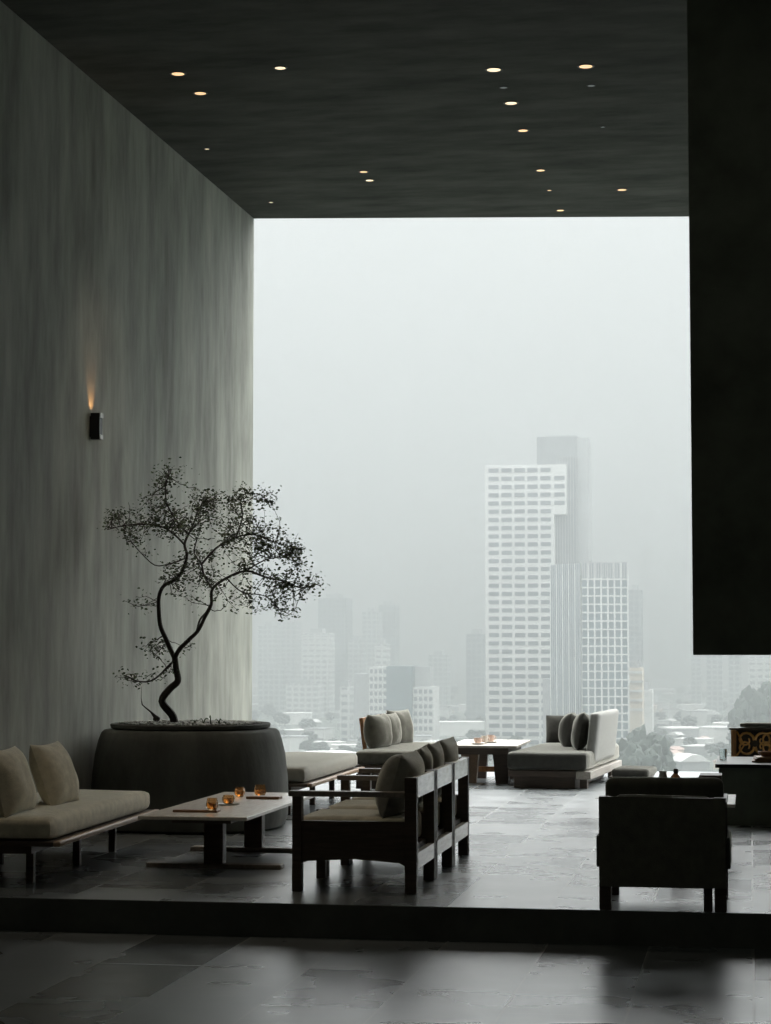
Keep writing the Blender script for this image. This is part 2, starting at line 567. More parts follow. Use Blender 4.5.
def cushion(label, mtx, w, h, t, seed, group, m='fab', name='cushion', pinch=0.07, wr=0.012):
    o = MB().pillow(w, h, t, seed, pinch, wr).build(name, M[m], None, True)
    o.matrix_world = mtx
    return tag(o, label, 'cushion', group)


def lean(x, y, z, h, tilt, face, yaw=0.0, roll=0.0):
    """cushion standing on its lower edge at (x,y,z), facing along face (radians about z), leaning back by tilt"""
    c = Matrix.Translation((x, y, z)) @ Matrix.Rotation(face + yaw, 4, 'Z') @ Matrix.Rotation(-tilt, 4, 'Y')
    # local: normal -> +x, up -> +z
    base = Matrix(((0, 0, 1, 0), (1, 0, 0, 0), (0, 1, 0, 0), (0, 0, 0, 1)))
    return c @ Matrix.Translation((0, 0, h / 2)) @ Matrix.Rotation(roll, 4, 'X') @ base


g = 'back cushions of the row of three armchairs'
cushion('big plump grey cushion in the front armchair of the row', lean(-2.285, 13.37, 0.450, 0.42, 0.30, pi, 0.0), 0.62, 0.42, 0.27, 3, g, 'fabs')
cushion('grey cushion in the middle armchair of the row, the nearer of its two', lean(-2.26, 14.02, 0.452, 0.41, 0.22, pi, 0.05), 0.37, 0.42, 0.20, 5, g, 'fabs')
cushion('grey cushion in the middle armchair of the row, the farther of its two', lean(-2.25, 14.41, 0.452, 0.43, 0.22, pi, -0.05), 0.37, 0.43, 0.20, 8, g, 'fabs')
cushion('grey cushion in the last armchair of the row', lean(-2.25, 15.05, 0.452, 0.43, 0.22, pi, 0.0), 0.60, 0.43, 0.22, 11, g, 'fabs')

# armchair seen from behind (its back to the camera)
rc = make_chair('armchair seen squarely from behind at the right, beside the step', None, 0.367, 0.655, (-1, 1), 'fabb', 0.0, 'wood')
rc.location = (-0.515, 12.785, 0)
rc.rotation_euler = (0, 0, -pi / 2)
MB().soft(0.20, 0.315, -0.29, 0.29, 0.47, 0.66, 0.05, 0.0, n=8).build('back_pad', M['fabb'], rc, True)
MB().soft(0.396, 0.414, -0.365, 0.365, 0.135, 0.658, 0.010, 0.0, n=4).build('rear_panel', M['fabb'], rc, True)
MB().box(0.33, 0.385, 0.235, 0.285, 0, 0.145, 0.004).build('support_leg', M['wood'], rc)
for sy in (-1, 1):
    MB().soft(-0.28, 0.30, min(sy * 0.368, sy * 0.392), max(sy * 0.368, sy * 0.392), 0.235, 0.42, 0.011, 0.0, n=6).build('side_pad', M['fabb'], rc, True)
o = MB().soft(-0.352, 0.352, -0.055, 0.055, -0.16, 0.145, 0.05, 0.0, n=14).build('cushion', M['fabb'], None, True)
o.location = (-0.515, 12.765, 0.603)
o.rotation_euler = (0.06, 0, 0)
tag(o, 'dark rounded cushion rising above the back of the lone armchair', 'cushion')


# ------------------------------------------------------------------ daybeds (local: front +x at x=0, length along +y)
def make_daybed(label, group, length=2.65, depth=0.86, fab='fab'):
    t = thing('daybed', label, 'daybed', (0, 0, 0), 0, group)
    MB().box(-depth, 0.0, 0, length, 0.262, 0.292, 0.006).build('platform', M['wood'], t)
    MB().box(0.0, 0.05, -0.02, length - 0.03, 0.262, 0.298, 0.012, 3).build('front_rail', M['railw'], t, True)
    MB().box(-depth + 0.04, -0.16, 0.05, length - 0.05, 0.21, 0.262).build('under_frame', M['wood'], t)
    MB().soft(-depth + 0.01, -0.015, 0.01, length - 0.01, 0.294, 0.442, 0.055, 0.016, n=14).build('seat_cushion', M[fab], t, True)
    for x in (-0.24, -depth + 0.06):
        for y in (0.30, length * 0.52, length - 0.32):
            MB().box(x - 0.025, x + 0.025, y - 0.025, y + 0.025, 0, 0.21, 0.003).build('leg', M['wood'], t)
    return t


dg = 'low grey daybeds along the left wall'
db = make_daybed('low olive grey daybed with wood rail at the far left, by the plaster wall', dg)
db.location = (-4.37, 12.88, 0)
db.rotation_euler = (0, 0, 0.038)
d2 = make_daybed('low grey daybed with a rounded end behind the big planter', dg, fab='fabs')
d2.location = (-3.94, 18.62, 0)

pg = 'two cushions on the left daybed'
cushion('grey cushion on the left daybed, cut by the photo edge', lean(-4.72, 13.22, 0.436, 0.44, 0.30, 0, 0.02), 0.58, 0.46, 0.24, 21, pg)
cushion('grey cushion on the left daybed, beside the planter', lean(-4.68, 14.02, 0.436, 0.44, 0.34, 0, 0.0), 0.58, 0.47, 0.22, 22, pg)

# daybed with a wooden back at the terrace edge
d3 = make_daybed('grey daybed with an amber wooden back and three cushions, by the terrace edge', None, 2.2, 0.68, 'fabg')
d3.location = (-3.40, 21.55, 0)
MB().box(-0.65, -0.03, 0.03, 2.15, 0.05, 0.205, 0.004).build('skirt', M['wood'], d3)
bb = MB()
bm_ = Matrix.Translation((-0.665, 0.0, 0.455)) @ Matrix.Rotation(-0.12, 4, 'Y')
for y in (0.62, 1.25, 1.95):
    bb.box(-0.02, 0.02, y - 0.03, y + 0.03, -0.16, 0.30, 0.004, mtx=bm_)
bb.box(-0.02, 0.02, 0.58, 1.99, 0.24, 0.31, 0.004, mtx=bm_).box(-0.015, 0.015, 0.60, 1.96, 0.06, 0.12, 0.004, mtx=bm_)
bb.build('wooden_back', M['orangew'], d3)
g = 'three cushions on the daybed with the wooden back'
cushion('grey cushion at the near end of the three on the far daybed', lean(-3.91, 22.20, 0.436, 0.36, 0.10, 0, -0.25), 0.46, 0.38, 0.25, 31, g, 'fabg')
cushion('grey cushion in the middle of the three on the far daybed', lean(-3.87, 22.72, 0.436, 0.36, 0.12, 0, -0.2), 0.46, 0.37, 0.22, 32, g, 'fabg')
cushion('grey cushion at the far end of the three on the far daybed', lean(-3.83, 23.20, 0.436, 0.38, 0.16, 0, -0.35), 0.48, 0.40, 0.20, 33, g, 'fabg')

# ------------------------------------------------------------------ chaise on a plinth (local: near end y=0, back on +x)
cz_ = thing('chaise', 'wide grey chaise with a tall pale back on a dark plinth, at the terrace edge', 'chaise', (-2.15, 22.58, 0), math.radians(-4.5))
MB().box(-0.39, 0.28, 0.10, 2.2, 0, 0.13, 0.006).build('plinth', M['wood'], cz_)
MB().box(-0.43, 0.30, 0.02, 2.45, 0.13, 0.196, 0.006).build('base_frame', M['wood'], cz_)
tag(MB().box(0.30, 0.46, 0.03, 2.42, 0.105, 0.19, 0.006).build('side_rail', M['paledeck'], cz_), 'pale wooden side rail')
tag(MB().box(0.32, 0.40, 0.16, 0.26, 0.0, 0.105, 0.004).build('foot', M['wood'], cz_))
tag(MB().box(0.34, 0.42, 2.1, 2.2, 0.0, 0.105, 0.004).build('foot', M['wood'], cz_))
MB().soft(-0.455, 0.43, 0.0, 2.5, 0.197, 0.39, 0.05, 0.006, n=14).build('seat_cushion', M['fabd'], cz_, True)
bk = MB()
bk.soft(-0.06, 0.06, 0.0, 1.55, 0.0, 0.555, 0.04, 0.0, n=12)
for v in bk.bm.verts:
    v.co.x += 0.06 * v.co.z / 0.55
b_ = bk.build('backrest', M['fabl'], cz_, True)
b_.location = (0.375, 0.50, 0.245)
g = 'dark cushions on the chaise with the pale back'
RZ = math.radians(-4.5)


def onchaise(x, y):
    return (-2.15 + x * cos(RZ) - y * sin(RZ), 22.58 + x * sin(RZ) + y * cos(RZ))


x, y = onchaise(0.20, 0.78)
cushion('dark cushion on the chaise leaning at the near end of its pale back', lean(x, y, 0.385, 0.42, 0.18, pi + RZ, 0.15), 0.50, 0.42, 0.20, 41, g, 'fabk', pinch=0.03)
x, y = onchaise(-0.02, 1.42)
cushion('dark rounded cushion standing in the middle of the chaise', lean(x, y, 0.385, 0.38, 0.16, pi + RZ, 0.1), 0.50, 0.40, 0.25, 42, g, 'fabk', pinch=0.02)
x, y = onchaise(-0.255, 2.30)
cushion('soft dark grey cushion at the far end of the chaise', lean(x, y, 0.385, 0.32, 0.02, -pi / 2 + RZ), 0.33, 0.33, 0.14, 43, g, 'fabk', pinch=0.01)

# low ottoman behind the chaise
ot = thing('ottoman', 'low dark grey ottoman on the floor at the right of the pale-backed chaise', 'ottoman', (-1.30, 23.95, 0), -0.1)
MB().soft(-0.21, 0.21, -0.35, 0.35, 0.07, 0.165, 0.04, 0.008, n=8).build('cushion_top', M['fabk'], ot, True)
MB().prism([(-0.17, 0.0), (0.15, 0.0), (0.19, 0.075), (-0.24, 0.075)], -0.3, 0.3).build('base', M['wood'], ot)


# ------------------------------------------------------------------ tables
def make_table(name, label, cx, cy, hw, hl, top, peds, topmat, th=0.024, foot=0.48):
    t = thing(name, label, 'table', (cx, cy, 0))
    MB().box(-hw, hw, -hl, hl, top - th, top, 0.005).build('tabletop', M[topmat], t)
    MB().box(-hw * 0.55, hw * 0.55, -hl * 0.8, hl * 0.8, top - th - 0.04, top - th, 0.003).build('under_frame', M['wood'], t)
    for y in peds:
        MB().box(-0.068, 0.068, y - 0.05, y + 0.05, 0.032, top - th - 0.04, 0.005).build('pedestal', M['wood'], t)
        MB().box(-foot, foot, y - 0.06, y + 0.06, 0.0, 0.032, 0.006).build('foot', M['woodx'], t)
    return t


make_table('coffee_table', 'long low pale coffee table in front of the left daybed', -3.67, 14.82, 0.375, 1.17, 0.40, (-0.56, 0.62), 'tabletop')


def tumbler(x, y, z, r, h, label, seed):
    t = thing('glass_tumbler', label, 'glass', (x, y, z), seed, 'amber tumblers on the coffee table')
    seg = 9
    MB().lathe([(r * 0.70, 0), (r * 0.95, h * 0.28), (r, h * 0.55), (r * 0.80, h), (r * 0.73, h), (r * 0.90, h * 0.55), (r * 0.85, h * 0.3), (r * 0.6, h * 0.08)], seg).build('glass', M['amber'], t)
    MB().lathe([(r * 0.58, h * 0.09), (r * 0.83, h * 0.3), (r * 0.875, h * 0.52), (r * 0.86, h * 0.56)], seg).build('drink', M['tea'], t)
    return t


def tray(x, y, z, w, d, h, label, rz=0.0, round_=False, name='serving_board', cat='board', m='tray', group=None):
    if round_:
        o = MB().lathe([(w * 0.9, 0), (w, h * 0.4), (w, h), (w * 0.93, h), (w * 0.88, h * 0.6)], 28, sy=d / w).build(name, M[m], None, True)
    else:
        mb = MB().box(-w / 2, w / 2, -d / 2, d / 2, 0, h, 0.004)
        o = mb.build(name, M[m])
    o.location = (x, y, z)
    o.rotation_euler = (0, 0, rz)
    return tag(o, label, cat, group)


TZ = 0.40
tg = 'boards and coaster on the coffee table'
tray(-3.745, 14.04, TZ, 0.31, 0.10, 0.016, 'slim brown serving board at the near end of the coffee table', 0.0, group=tg)
tray(-3.57, 15.33, TZ, 0.25, 0.12, 0.020, 'slim brown serving board at the far right of the coffee table', 0.0, group=tg)
tray(-3.70, 14.72, TZ, 0.085, 0.085, 0.008, 'small round grey coaster in the middle of the coffee table', round_=True, name='coaster', cat='coaster', m='greyc', group=tg)
tumbler(-3.635, 14.04, TZ + 0.016, 0.042, 0.080, 'amber glass tumbler on the near serving board', 0.2)
tumbler(-3.69, 14.715, TZ + 0.008, 0.046, 0.060, 'low amber glass tumbler on the grey coaster', 0.5)
tumbler(-3.80, 15.50, TZ, 0.042, 0.072, 'amber glass tumbler directly on the coffee table behind the coaster', 0.9)
tumbler(-3.655, 15.56, TZ, 0.046, 0.088, 'amber glass tumbler behind the far serving board', 1.3)

# table at the terrace edge with cups
t2 = thing('terrace_table', 'dark wooden table with cups at the terrace edge, left of the chaise', 'table', (-2.90, 23.9, 0))
MB().box(-0.42, 0.36, -0.78, 0.72, 0.405, 0.432, 0.004).build('tabletop', M['paledeck'], t2)
MB().box(-0.30, 0.26, -0.72, 0.60, 0.33, 0.405, 0.004).build('under_frame', M['wood'], t2)
for x in (-0.20, 0.16):
    for y in (-0.45, 0.42):
        MB().prism([(x - 0.07, 0), (x + 0.07, 0), (x + 0.10, 0.33), (x - 0.10, 0.33)], y - 0.05, y + 0.05).build('leg', M['railw'] if x < 0 and y < 0 else M['wood'], t2)
MB().box(-0.16, 0.12, -0.03, 0.03, 0.10, 0.16, 0.004).build('stretcher', M['orangew'], t2)
tz2 = 0.432
g = 'crockery on the terrace table'


def plate(x, y, z, r, label, m='white', group=None):
    o = MB().lathe([(r * 0.5, 0), (r * 0.7, 0.004), (r, 0.016), (r * 0.97, 0.019), (r * 0.6, 0.009)], 24).build('plate', M[m], None, True, (x, y, z))
    return tag(o, label, 'plate', group)


def cup(x, y, z, r, h, label, m='pinkc', group=None):
    t = thing('tea_cup', label, 'cup', (x, y, z), 0.6, group)
    MB().lathe([(r * 0.55, 0), (r * 0.85, h * 0.25), (r, h * 0.7), (r * 0.97, h), (r * 0.88, h), (r * 0.85, h * 0.6), (r * 0.5, h * 0.15)], 20).build('bowl', M[m], t, True)
    pts = [(r * 0.9 + 0.028 * sin(a), 0, h * 0.55 + 0.022 * cos(a)) for a in [pi * k / 8 for k in range(9)]]
    MB().tube(pts, 0.005, 6).build('handle', M[m], t, True)
    return t


plate(-3.01, 23.42, tz2, 0.085, 'cream plate nearest on the terrace table', 'white', g)
plate(-2.92, 23.86, tz2, 0.085, 'cream plate farther back on the terrace table', 'white', g)
cup(-3.01, 23.42, tz2 + 0.010, 0.045, 0.062, 'blush cup on the nearest plate of the terrace table', 'pinkc', g)
cup(-2.92, 23.86, tz2 + 0.010, 0.046, 0.075, 'blush cup on the farther plate of the terrace table', 'pinkc', g)
cup(-2.965, 23.66, tz2, 0.040, 0.085, 'cream beaker between the two plates on the terrace table', 'white', g)

# hidden table in front of the lone armchair, with two bottles rising into view
make_table('side_table', 'pale table mostly hidden in front of the lone armchair, one corner showing at its right', -0.50, 15.60, 0.385, 0.50, 0.42, (-0.3, 0.3), 'tabletop', 0.024, 0.26)
v1 = MB().lathe([(0.030, 0), (0.040, 0.03), (0.040, 0.13), (0.030, 0.165), (0.026, 0.19), (0.030, 0.205), (0.020, 0.205)], 18).build('vase', M['greyc'], None, True, (-0.635, 15.5, 0.42))
tag(v1, 'small pale grey vase showing above the lone armchair', 'vase')
v2 = thing('carafe', 'small orange brown carafe with a dark neck above the lone armchair', 'carafe', (-0.545, 15.5, 0.42))
MB().lathe([(0.028, 0), (0.042, 0.05), (0.045, 0.125), (0.034, 0.165), (0.016, 0.185), (0.014, 0.19)], 18).build('body', M['clay'], v2, True)
MB().lathe([(0.016, 0.186), (0.019, 0.20), (0.017, 0.215), (0.012, 0.222)], 14, (0.004, 0, 0)).build('stopper', M['wood'], v2, True)

# small bench end beside the black block table
st = thing('stool', 'small dark wooden stool between the lone armchair and the black table', 'stool', (-0.335, 16.5, 0))
MB().prism([(-0.085, 0.49), (0.11, 0.49), (0.11, 0.545), (-0.055, 0.545)], -0.16, 0.16).build('seat', M['wood'], st)
for x in (-0.035, 0.085):
    for y in (-0.12, 0.12):
        MB().box(x - 0.018, x + 0.018, y - 0.02, y + 0.02, 0, 0.49, 0.003).build('leg', M['wood'], st)

# black block table on the right
bt = thing('block_table', 'black block table with a glossy top at the right edge, under the hanging wall', 'table', (-0.306, 18.3, 0))
MB().box(0, 1.9, 0, 1.25, 0.49, 0.523, 0.004).build('tabletop', M['black'], bt)
MB().box(0.03, 1.87, 0.03, 1.2, 0.0, 0.49, 0.004).build('body', M['dark'], bt)
g = 'stack of trays on the black block table'
zz = 0.523
for i, (w, h, mm, lab) in enumerate(((0.30, 0.014, 'tray', 'brown wooden tray at the bottom of the stack on the black table'), (0.26, 0.020, 'wood', 'dark wooden tray in the middle of the stack on the black table'), (0.24, 0.010, 'orangew', 'amber wooden tray on top of the stack on the black table'))):
    tray(0.155, 18.75, zz, w, 0.30, h, lab, 0.05 * i, group=g)
    zz += h + 0.0005
tag(MB().lathe([(0.045, 0), (0.075, 0.02), (0.085, 0.045), (0.078, 0.045), (0.06, 0.02)], 20).build('bowl', M['orangew'], None, True, (0.14, 18.72, zz)), 'small amber bowl on the stack of trays', 'bowl')
tag(MB().lathe([(0.030, 0), (0.034, 0.07), (0.036, 0.10), (0.032, 0.10), (0.028, 0.01)], 16).build('water_glass', M['clear'], None, True, (-0.245, 18.9, 0.523)), 'clear water glass near the left edge of the black table', 'glass')

# carved bench behind it
cb = thing('carved_bench', 'carved amber wood bench with curling fretwork at the right edge', 'bench', (-0.165, 20.6, -0.02))
for x in (0.0, 1.30):
    MB().box(x - 0.025, x + 0.025, -0.04, 0.04, 0, 0.745, 0.004).build('post', M['orangew'], cb)
    MB().box(x - 0.025, x + 0.025, 0.55, 0.63, 0, 0.44, 0.004).build('leg', M['orangew'], cb)
MB().box(-0.04, 1.34, -0.045, 0.045, 0.745, 0.765, 0.004).build('top_rail', M['wood'], cb)
MB().box(-0.04, 1.34, -0.04, 0.04, 0.455, 0.485, 0.004).build('mid_rail', M['railw'], cb)
MB().box(0.025, 1.275, 0.025, 0.04, 0.485, 0.745).build('back_board', M['wood'], cb)
MB().box(-0.02, 1.32, 0.05, 0.63, 0.36, 0.44, 0.005).build('seat', M['wood'], cb)
fr = MB()
for cx_ in (0.20, 0.42, 0.64, 0.86, 1.08):
    for sx in (-1, 1):
        for sz in (-1, 1):
            pts = []
            for q in range(15):
                a = q / 14 * 2.2 * pi
                rr_ = 0.085 * (1 - 0.62 * q / 14)
                pts.append((cx_ + sx * (0.085 - rr_ * cos(a) * 0.95), -0.012, 0.615 + sz * (0.012 + rr_ * sin(a) * 0.95 * (1 if q else 1)) + sz * 0.02))
            fr.tube(pts, [0.014 - 0.006 * q / 14 for q in range(15)], 6)
fr.tube([(0.03, -0.01, 0.50), (0.10, -0.01, 0.60), (0.03, -0.01, 0.73)], 0.010, 6)
fr.build('fretwork', M['gold'], cb, True)
tag(MB().soft(0.06, 1.2, -0.06, 0.08, 0.766, 0.815, 0.024, 0.0, n=8).build('bolster', M['fabg'], cb, True), 'olive grey bolster')

# ------------------------------------------------------------------ planter, tree, pebbles
PLX, PLY = -4.70, 17.42
pl = thing('planter', 'huge squat dark concrete planter holding the tree by the left wall', 'planter', (PLX, PLY, 0))
MB().lathe([(0.745, 0), (0.79, 0.02), (0.815, 0.10), (0.822, 0.25), (0.81, 0.45), (0.79, 0.62), (0.762, 0.74), (0.738, 0.805), (0.715, 0.826), (0.63, 0.832)], 64, sy=0.92, power=2.5).build('body', M['concrete'], pl, True)
MB().lathe([(0.635, 0.830), (0.665, 0.843), (0.67, 0.870), (0.66, 0.879), (0.64, 0.878), (0.625, 0.868)], 64, sy=0.92, power=2.4, cap0=False, cap1=False).build('rim', M['concrete'], pl, True)
so = MB()
so.lathe([(0.634, 0.832), (0.634, 0.870), (0.45, 0.876), (0.2, 0.880), (0.02, 0.882)], 40, sy=0.92, power=2.4)
so.build('soil', M['soil'], pl, True)
pb = MB()
for i in range(650):
    a, r = rnd.uniform(0, 2 * pi), 0.60 * math.sqrt(rnd.random())
    s_ = rnd.uniform(0.007, 0.017)
    mt = Matrix.Translation((PLX + r * cos(a), PLY + r * sin(a) * 0.92, 0.882 - 0.006 * r / 0.57 + s_ * 0.3)) @ Matrix.Rotation(rnd.uniform(0, 6), 4, 'Z') @ Matrix.Diagonal((s_ * 1.4, s_, s_ * 0.7, 1))
    bmesh.ops.create_icosphere(pb.bm, subdivisions=1, radius=1.0, matrix=mt)
tag(pb.build('pebbles', M['pebble'], None, True), 'grey pebbles covering the soil of the concrete planter', 'pebbles', None, 'stuff')

TY = PLY - 0.17


def T(zx, zy, dy=0.0):
    return at(90 + zx / 3.084, 450 + zy / 3.084, TY + dy)


tree = thing('bonsai_tree', 'slender forked tree with sparse dark leaves growing in the concrete planter', 'tree', T(262, 838))
TB = Vector(tree.location)


def smooth_path(pts, rads, sub=4):
    """Catmull-Rom through the points"""
    o, r = [], []
    n = len(pts)
    for i in range(n - 1):
        p0, p1, p2, p3 = pts[max(i - 1, 0)], pts[i], pts[i + 1], pts[min(i + 2, n - 1)]
        for k_ in range(sub):
            t = k_ / sub
            o.append(0.5 * ((2 * p1) + (p2 - p0) * t + (2 * p0 - 5 * p1 + 4 * p2 - p3) * t * t + (3 * p1 - p0 - 3 * p2 + p3) * t ** 3))
            r.append(rads[i] * (1 - t) + rads[i + 1] * t)
    o.append(pts[-1])
    r.append(rads[-1])
    return o, r


skel = []


def limb(name, pts, r0, r1, sub=4, seg=7, lst=True):
    P = [T(*p) - TB for p in pts]
    n = len(P)
    R = [r0 + (r1 - r0) * i / (n - 1) for i in range(n)]
    P, R = smooth_path(P, R, sub)
    P = [p + Vector((noise.noise(p * 6 + TB), noise.noise(p * 6 + Vector((9, 3, 1))), noise.noise(p * 6 + Vector((4, 8, 2))))) * 0.008 for p in P]
    if lst:
        skel.extend(P)
    return MB().tube(P, R, seg).build(name, M['bark'], tree, True)


limb('trunk', [(262, 848, 0), (252, 815, 0), (222, 776, .02), (248, 738, 0), (272, 712, 0), (266, 675, 0), (262, 640, 0)], 0.036, 0.026, lst=False)
limb('branch', [(262, 645, 0), (240, 595, .02), (221, 552, .03), (215, 500, .03), (213, 455, 0), (228, 422, -.03), (268, 396, -.05), (292, 355, -.02), (300, 320, .0), (292, 290, .03), (305, 255, .05)], 0.022, 0.010)
limb('branch', [(262, 645, 0), (278, 612, -.03), (305, 585, -.05), (332, 560, -.05), (352, 520, -.04), (374, 478, 0), (376, 430, .02), (420, 396, .05), (480, 372, .04), (540, 392, 0), (600, 405, -.05), (650, 425, -.08), (700, 415, -.1)], 0.020, 0.005)
limb('branch', [(330, 558, -.05), (340, 522, 0), (358, 500, .04), (372, 476, .02)], 0.009, 0.008)
limb('branch', [(262, 648, 0), (235, 672, -.05), (205, 702, -.08), (178, 716, -.1), (145, 712, -.12), (110, 695, -.14)], 0.010, 0.004)
limb('branch', [(376, 428, .02), (350, 385, .08), (342, 350, .12), (322, 318, .15), (330, 270, .18)], 0.010, 0.005)
limb('branch', [(342, 352, .12), (390, 302, .15), (450, 270, .15), (510, 262, .1), (570, 285, .05), (630, 300, .0)], 0.010, 0.004)
limb('branch', [(300, 258, .05), (262, 210, .02), (236, 160, -.05), (232, 110, -.08), (250, 62, -.1)], 0.009, 0.003)
limb('branch', [(292, 292, .03), (240, 248, -.08), (180, 228, -.15), (110, 232, -.2), (55, 245, -.22)], 0.009, 0.003)
limb('branch', [(300, 330, 0), (250, 350, -.1), (200, 355, -.16), (150, 310, -.2), (125, 280, -.2)], 0.007, 0.003)
limb('branch', [(305, 256, .05), (330, 200, .12), (350, 150, .15)], 0.008, 0.003)
limb('branch', [(450, 270, .15), (470, 210, .2), (470, 140, .22), (540, 140, .2)], 0.007, 0.003)
limb('branch', [(420, 396, .05), (470, 440, .12), (540, 450, .15), (590, 500, .15)], 0.007, 0.003)
limb('branch', [(480, 372, .04), (540, 340, -.08), (600, 330, -.1)], 0.007, 0.003)

clusters = [(250, 65, 50, 26), (228, 118, 48, 36), (105, 222, 58, 42), (175, 185, 70, 46), (148, 272, 40, 36), (345, 155, 58, 38), (310, 215, 70, 48),
            (225, 245, 62, 38), (400, 205, 78, 48), (470, 165, 46, 56), (540, 150, 40, 36), (545, 232, 60, 48), (605, 290, 58, 40), (420, 285, 70, 46),
            (500, 350, 62, 40), (330, 400, 62, 38), (262, 372, 48, 40), (605, 388, 72, 48), (668, 410, 46, 42), (560, 448, 60, 46), (450, 448, 58, 36),
            (485, 490, 40, 20), (595, 500, 44, 26), (345, 350, 50, 46), (190, 625, 36, 36), (120, 700, 55, 18), (130, 465, 36, 12), (240, 682, 18, 20),
            (300, 440, 40, 20), (430, 160, 60, 34), (500, 290, 50, 36), (640, 330, 40, 30), (305, 610, 8, 12)]
lf, tw = MB(), MB()
SC = 17.4 / FPX / 3.084 * 1.03
for ci, (cx_, cy_, rx, ry) in enumerate(clusters):
    n = int(rx * ry / 12) + 10
    near0 = min(skel, key=lambda q: (q - (T(cx_, cy_) - TB)).length)
    if (near0 - (T(cx_, cy_) - TB)).length > 0.33:
        near0 = T(cx_ + 40, cy_ + 30, -0.1) - TB if ci != 32 else near0
    ntw = max(4, n // 15)
    dep = near0.y
    for k_ in range(ntw):
        a = rnd.uniform(0, 2 * pi)
        q = math.sqrt(rnd.random())
        tgt = T(cx_ + rx * q * cos(a), cy_ + ry * q * sin(a), rnd.uniform(-0.28, 0.28)) - TB
        st_ = min(skel, key=lambda q_: (q_ - tgt).length + 0.3 * rnd.random())
        if (st_ - tgt).length > 0.75:
            st_ = tgt + Vector((rnd.uniform(0.05, .15), 0, -0.05))
        mid = (st_ + tgt) / 2 + Vector((rnd.uniform(-1, 1), rnd.uniform(-1, 1), rnd.uniform(-1, 1))) * 0.05
        P, R = smooth_path([st_, mid, tgt], [0.0035, 0.0026, 0.0014], 4)
        P = [p + Vector((rnd.uniform(-1, 1), rnd.uniform(-1, 1), rnd.uniform(-1, 1))) * 0.008 for p in P]
        P[0] = st_
        tw.tube(P, R, 4)
        nl = n // ntw + 3
        for l_ in range(nl):
            f_ = rnd.uniform(0.35, 1.05)
            i0 = min(len(P) - 1, int(f_ * (len(P) - 1)))
            base = P[i0]
            spread = 0.022 + 0.03 * rnd.random()
            pos = base + Vector((rnd.gauss(0, 1), rnd.gauss(0, 1), rnd.gauss(0, 0.8))) * spread
            ln = rnd.uniform(0.013, 0.028)
            rot = Matrix.Rotation(rnd.uniform(0, 6.28), 4, 'Z') @ Matrix.Rotation(rnd.uniform(-1.1, 1.1), 4, 'X') @ Matrix.Rotation(rnd.uniform(-0.9, 0.9), 4, 'Y')
            mt = Matrix.Translation(pos) @ rot
            vs = [lf.bm.verts.new(mt @ Vector(p)) for p in ((0, 0, 0), (ln * .5, ln * .38, ln * .10), (ln, ln * .30, 0), (ln * 1.25, 0, -ln * .08), (ln, -ln * .30, 0), (ln * .5, -ln * .38, ln * .10))]
            lf.bm.faces.new(vs)
lf.build('foliage', M['leaf'], tree)['kind'] = 'stuff'
tw.build('twigs', M['bark'], tree)['kind'] = 'stuff'

# dead stump and small sprouts among the pebbles
ds = thing('dead_sapling', 'thin bare dead stem with a knobbly root beside the tree', 'stump', T(205, 832))
b0 = Vector(ds.location)
MB().tube([T(*p) - b0 for p in ((212, 832), (200, 822), (188, 808), (172, 795), (161, 785), (158, 765), (159, 730))], [0.020, 0.018, 0.008, 0.006, 0.005, 0.002, 0.001], 7).build('stem', M['bark'], ds, True)
MB().lathe([(0.012, -0.012), (0.03, 0.0), (0.028, 0.022), (0.012, 0.036)], 9, (0.0, 0, -0.002)).build('root_knob', M['bark'], ds, True)
g = 'small weeds sprouting from the planter pebbles'
for i, (zx, zy, hh) in enumerate(((350, 832, .05), (372, 832, .07), (398, 832, .045), (325, 834, .035), (420, 834, .02))):
    b0 = at(90 + zx / 3.084, 450 + zy / 3.084, TY - 0.1)
    b0.z = 0.878
    w_ = thing('weed', 'small dark curling weed among the planter pebbles right of the trunk', 'weed', b0, 0, g)
    mb = MB()
    for q in range(3):
        a = rnd.uniform(0, 6.28)
        d = Vector((cos(a), sin(a), 0))
        mb.tube([Vector((0, 0, 0)), d * hh * .3 + Vector((0, 0, hh * .7)), d * hh * .8 + Vector((0, 0, hh)), d * hh * 1.3 + Vector((0, 0, hh * .75))], [.004, .004, .004, .002], 5)
    mb.build('stems', M['leaf'], w_, True)

# ------------------------------------------------------------------ the city below
GZ = -45.0
M['cityground'] = mat('hazy_city_ground', (0.055, 0.070, 0.058), 0.9, 0.6, 0.02, detail=10)
M['citytree'] = mat('city_tree_leaves', (0.020, 0.030, 0.022), 0.9, 0.4, 0.3)
M['cw'] = mat('city_white', (0.48, 0.49, 0.48), 0.8, 0.12, 0.05)
M['cg'] = mat('city_grey', (0.25, 0.26, 0.265), 0.8, 0.15, 0.05)
M['cdk'] = mat('city_slate', (0.12, 0.13, 0.135), 0.8, 0.12, 0.05)
M['cm'] = mat('city_mid_grey', (0.24, 0.25, 0.255), 0.8, 0.12, 0.05)
M['croof'] = mat('city_pale_roof', (0.60, 0.61, 0.60), 0.7, 0.1, 0.05)
M['cd'] = mat('city_dark', (0.09, 0.10, 0.11), 0.8, 0.2, 0.05)
M['cb'] = mat('city_buff', (0.50, 0.43, 0.34), 0.8, 0.12, 0.05)
M['cp'] = mat('city_pink', (0.50, 0.36, 0.32), 0.8, 0.15, 0.05)
M['cglass'] = mat('city_glass', (0.05, 0.085, 0.10), 0.4, 0.3, 0.06)
M['cwin'] = mat('city_window', (0.06, 0.075, 0.085), 0.5, 0.35, 0.25)
M['f_white'] = facade('facade_white', (0.46, 0.465, 0.46), (0.13, 0.15, 0.16), 4.2, 3.4, 0.75)
